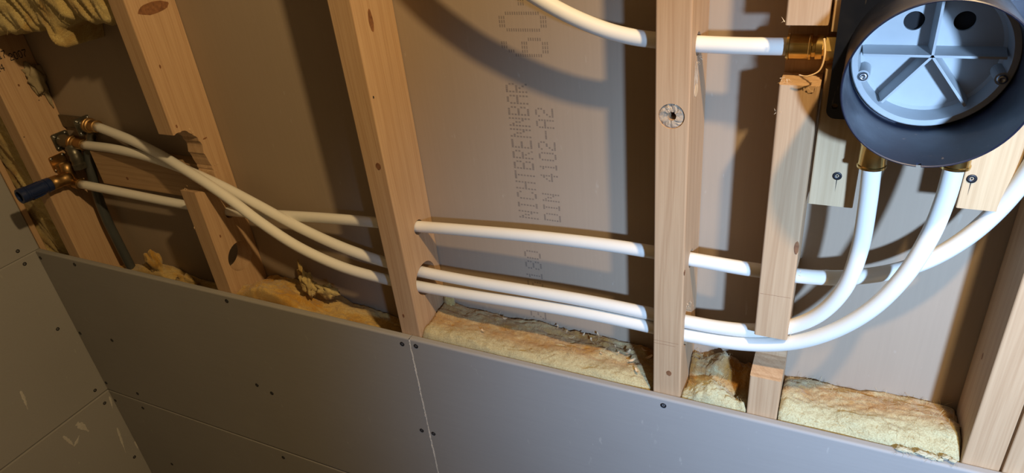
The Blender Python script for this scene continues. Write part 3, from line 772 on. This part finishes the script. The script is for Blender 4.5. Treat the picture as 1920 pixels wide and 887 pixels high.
# brass couplings with their sleeves
def coupling(parent, p, axis, L_=.036, r=.0122, mat=BRASS, name='brass_coupling'):
    m = MB(); lathe(m, [(.0096, 0), (r + .0008, .0005), (r + .0010, .0030), (r, .0038), (r, L_ * .62), (r + .0006, L_ * .64), (r + .0006, L_ * .70), (r - .002, L_ * .72), (r - .002, L_ * .80), (r, L_ * .82), (r, L_)], p, axis, 32, True)
    o = m.build(name, mat, parent)
    md = o.modifiers.new('e', 'EDGE_SPLIT'); md.split_angle = math.radians(40)
    return o
coupling(vb, (.1446, -.005, .3690), (-.02, 0, 1), .040, .0125)
coupling(vb, (.2141, -.005, .3760), (0, 0, 1), .034, .0125)
coupling(vb, (.0510, .030, .4776), (1, 0, 0), .034, .0125)
m = MB(); lathe(m, [(.0085, 0), (.0085, .003), (.0135, .0035), (.0135, .0130), (.0100, .0140), (.0100, .024)], (.0840, .030, .4776), (1, 0, 0), 6, False); m.build('brass_nut', BRASS, vb)
coupling(vb, (.2700, .0018, .4775), (-1, 0, 0), .020, .0125)

# ---------------------------------------------------------------- wall plates at the left stud
def wallplate(label, c, out, sleeve_end, pl=.0175, mat=GUN, drop=None, dr=.0120):
    """square plate on a face looking along +x, elbow body and press sleeve toward +x"""
    t = tag(empty('wall_plate_elbow', c), label, 'pipe fitting', 'gunmetal wall plate elbows at the left stud')
    m = MB(); ch = .004; y, z = c[1], c[2]; x = c[0]
    pts = []
    for cx, cz, a0 in ((pl, pl, 0), (-pl, pl, 90), (-pl, -pl, 180), (pl, -pl, 270)):
        sx = 1 if cx > 0 else -1; sz = 1 if cz > 0 else -1
        for s in range(5):
            a = math.radians(a0 + 22.5 * s); pts.append((cx - sx * ch + ch * math.cos(a), cz - sz * ch + ch * math.sin(a)))
    n = len(pts)
    m.add([(x, y + p[0], z + p[1]) for p in pts] + [(x + .0035, y + p[0], z + p[1]) for p in pts], [tuple(range(n))[::-1], tuple(range(n, 2*n))] + [(i, (i+1) % n, n+(i+1) % n, n+i) for i in range(n)])
    p_ = m.build('plate', mat, t)
    for sy in (-1, 1):
        for sz in (-1, 1):
            k = MB(); lathe(k, [(.0032, -.001), (.0030, .0012), (.0015, .0018), (.0001, .0012)], (x + .0035, y + sy * .0125, z + sz * .0125), (1, 0, 0), 12, True); k.build('screw', STEEL, p_)
    d = Vector(sleeve_end) - Vector(out[0])
    b0 = Vector((x + .003, y, z)); b1 = Vector(out[0])
    m = MB(); sweep(m, catmull([b0, b0.lerp(b1, .5) , b1], 4), lambda q: .0145 - .002 * q, 20); m.build('elbow_body', mat, t)
    m = MB(); dd = d.normalized(); ll = d.length
    lathe(m, [(.0090, -.004), (.0150, -.0035), (.0150, .002), (.0135, .003), (.0135, .008), (.0110, .009), (.0110, .012), (.0122, .013), (.0122, ll), (.0096, ll + .001)], out[0], dd, 24, True)
    s_ = m.build('press_sleeve', COPPER, t); md = s_.modifiers.new('e', 'EDGE_SPLIT'); md.split_angle = math.radians(40)
    if drop:
        m = MB(); sweep(m, catmull(drop, 5), lambda q: dr + .0008 * math.sin(q * 20), 20); m.build('outlet_body', mat, t)
        m = MB(); q0 = Vector(drop[-1]); lathe(m, [(dr + .0005, .004), (dr + .0022, .003), (dr + .0022, -.008), (dr, -.009)][::-1], q0, (0, 0, 1), 6, False); m.build('union_nut', mat, t)
    return t
wallplate('gunmetal wall plate elbow, farthest back and highest of three', (-1.2500, .0750, .2810), [(-1.2290, .0735, .2830)], (-1.2000, .0705, .2838), drop=[(-1.238, .0775, .270), (-1.250, .0775, .252), (-1.270, .0770, .228)], dr=.0088)
wallplate('gunmetal wall plate elbow in the middle of the three', (XA, .0690, .2440), [(-1.2980, .0690, .2425)], (-1.2660, .0690, .2400), drop=[(-1.300, .062, .236), (-1.290, .057, .222), (-1.290, .056, .200)])
t3 = wallplate('brass wall plate tee, lowest of three, holding the blue plug', (XA, .0450, .2050), [(-1.3250, .0455, .1640)], (-1.2970, .0460, .1590), pl=.0165, mat=COPPER)
m = MB(); lathe(m, [(.0110, 0), (.0135, .004), (.0145, .010), (.0135, .016), (.0125, .022), (.0138, .026), (.0138, .040), (.011, .041)], (-1.3130, .042, .1760), (-.10, -1, .05), 24, True); m.build('tee_branch', COPPER, t3)
m = MB(); sweep(m, [(-1.318, .046, .205), (-1.318, .044, .190), (-1.316, .043, .170)], .012, 16); m.build('tee_body', COPPER, t3)
pg = tag(empty('test_plug', (-1.317, .004, .178)), 'dark blue plastic pipe plug pointing out toward the room, far left', 'plug')
m = MB(); lathe(m, [(.0105, 0), (.0145, .0005), (.0148, .010), (.0130, .011), (.0130, .014), (.0145, .015), (.0145, .046), (.0155, .047), (.0155, .0505), (.0145, .051), (.0145, .0540), (.0155, .0545), (.0150, .0620), (.0105, .0625), (.0100, .050), (.0001, .0495)], (-1.3171, .0008, .1781), (-.04, -1, .03), 32, True)
o = m.build('plug_body', BLUEPL, pg); md = o.modifiers.new('e', 'EDGE_SPLIT'); md.split_angle = math.radians(40)
for k in range(8):
    a = 2 * math.pi * k / 8; q = MB(); cx, cz = math.cos(a) * .0145, math.sin(a) * .0145
    q.box((-1.3180 + cx - .0011, -.043, .1785 + cz - .0011), (-1.3180 + cx + .0011, -.020, .1785 + cz + .0011)); q.build('grip_rib', BLUEPL, o)
pipe('black drain pipe dropping behind the boards in the leftmost bay', BK, .0098, HOSE, 'black_pipe')
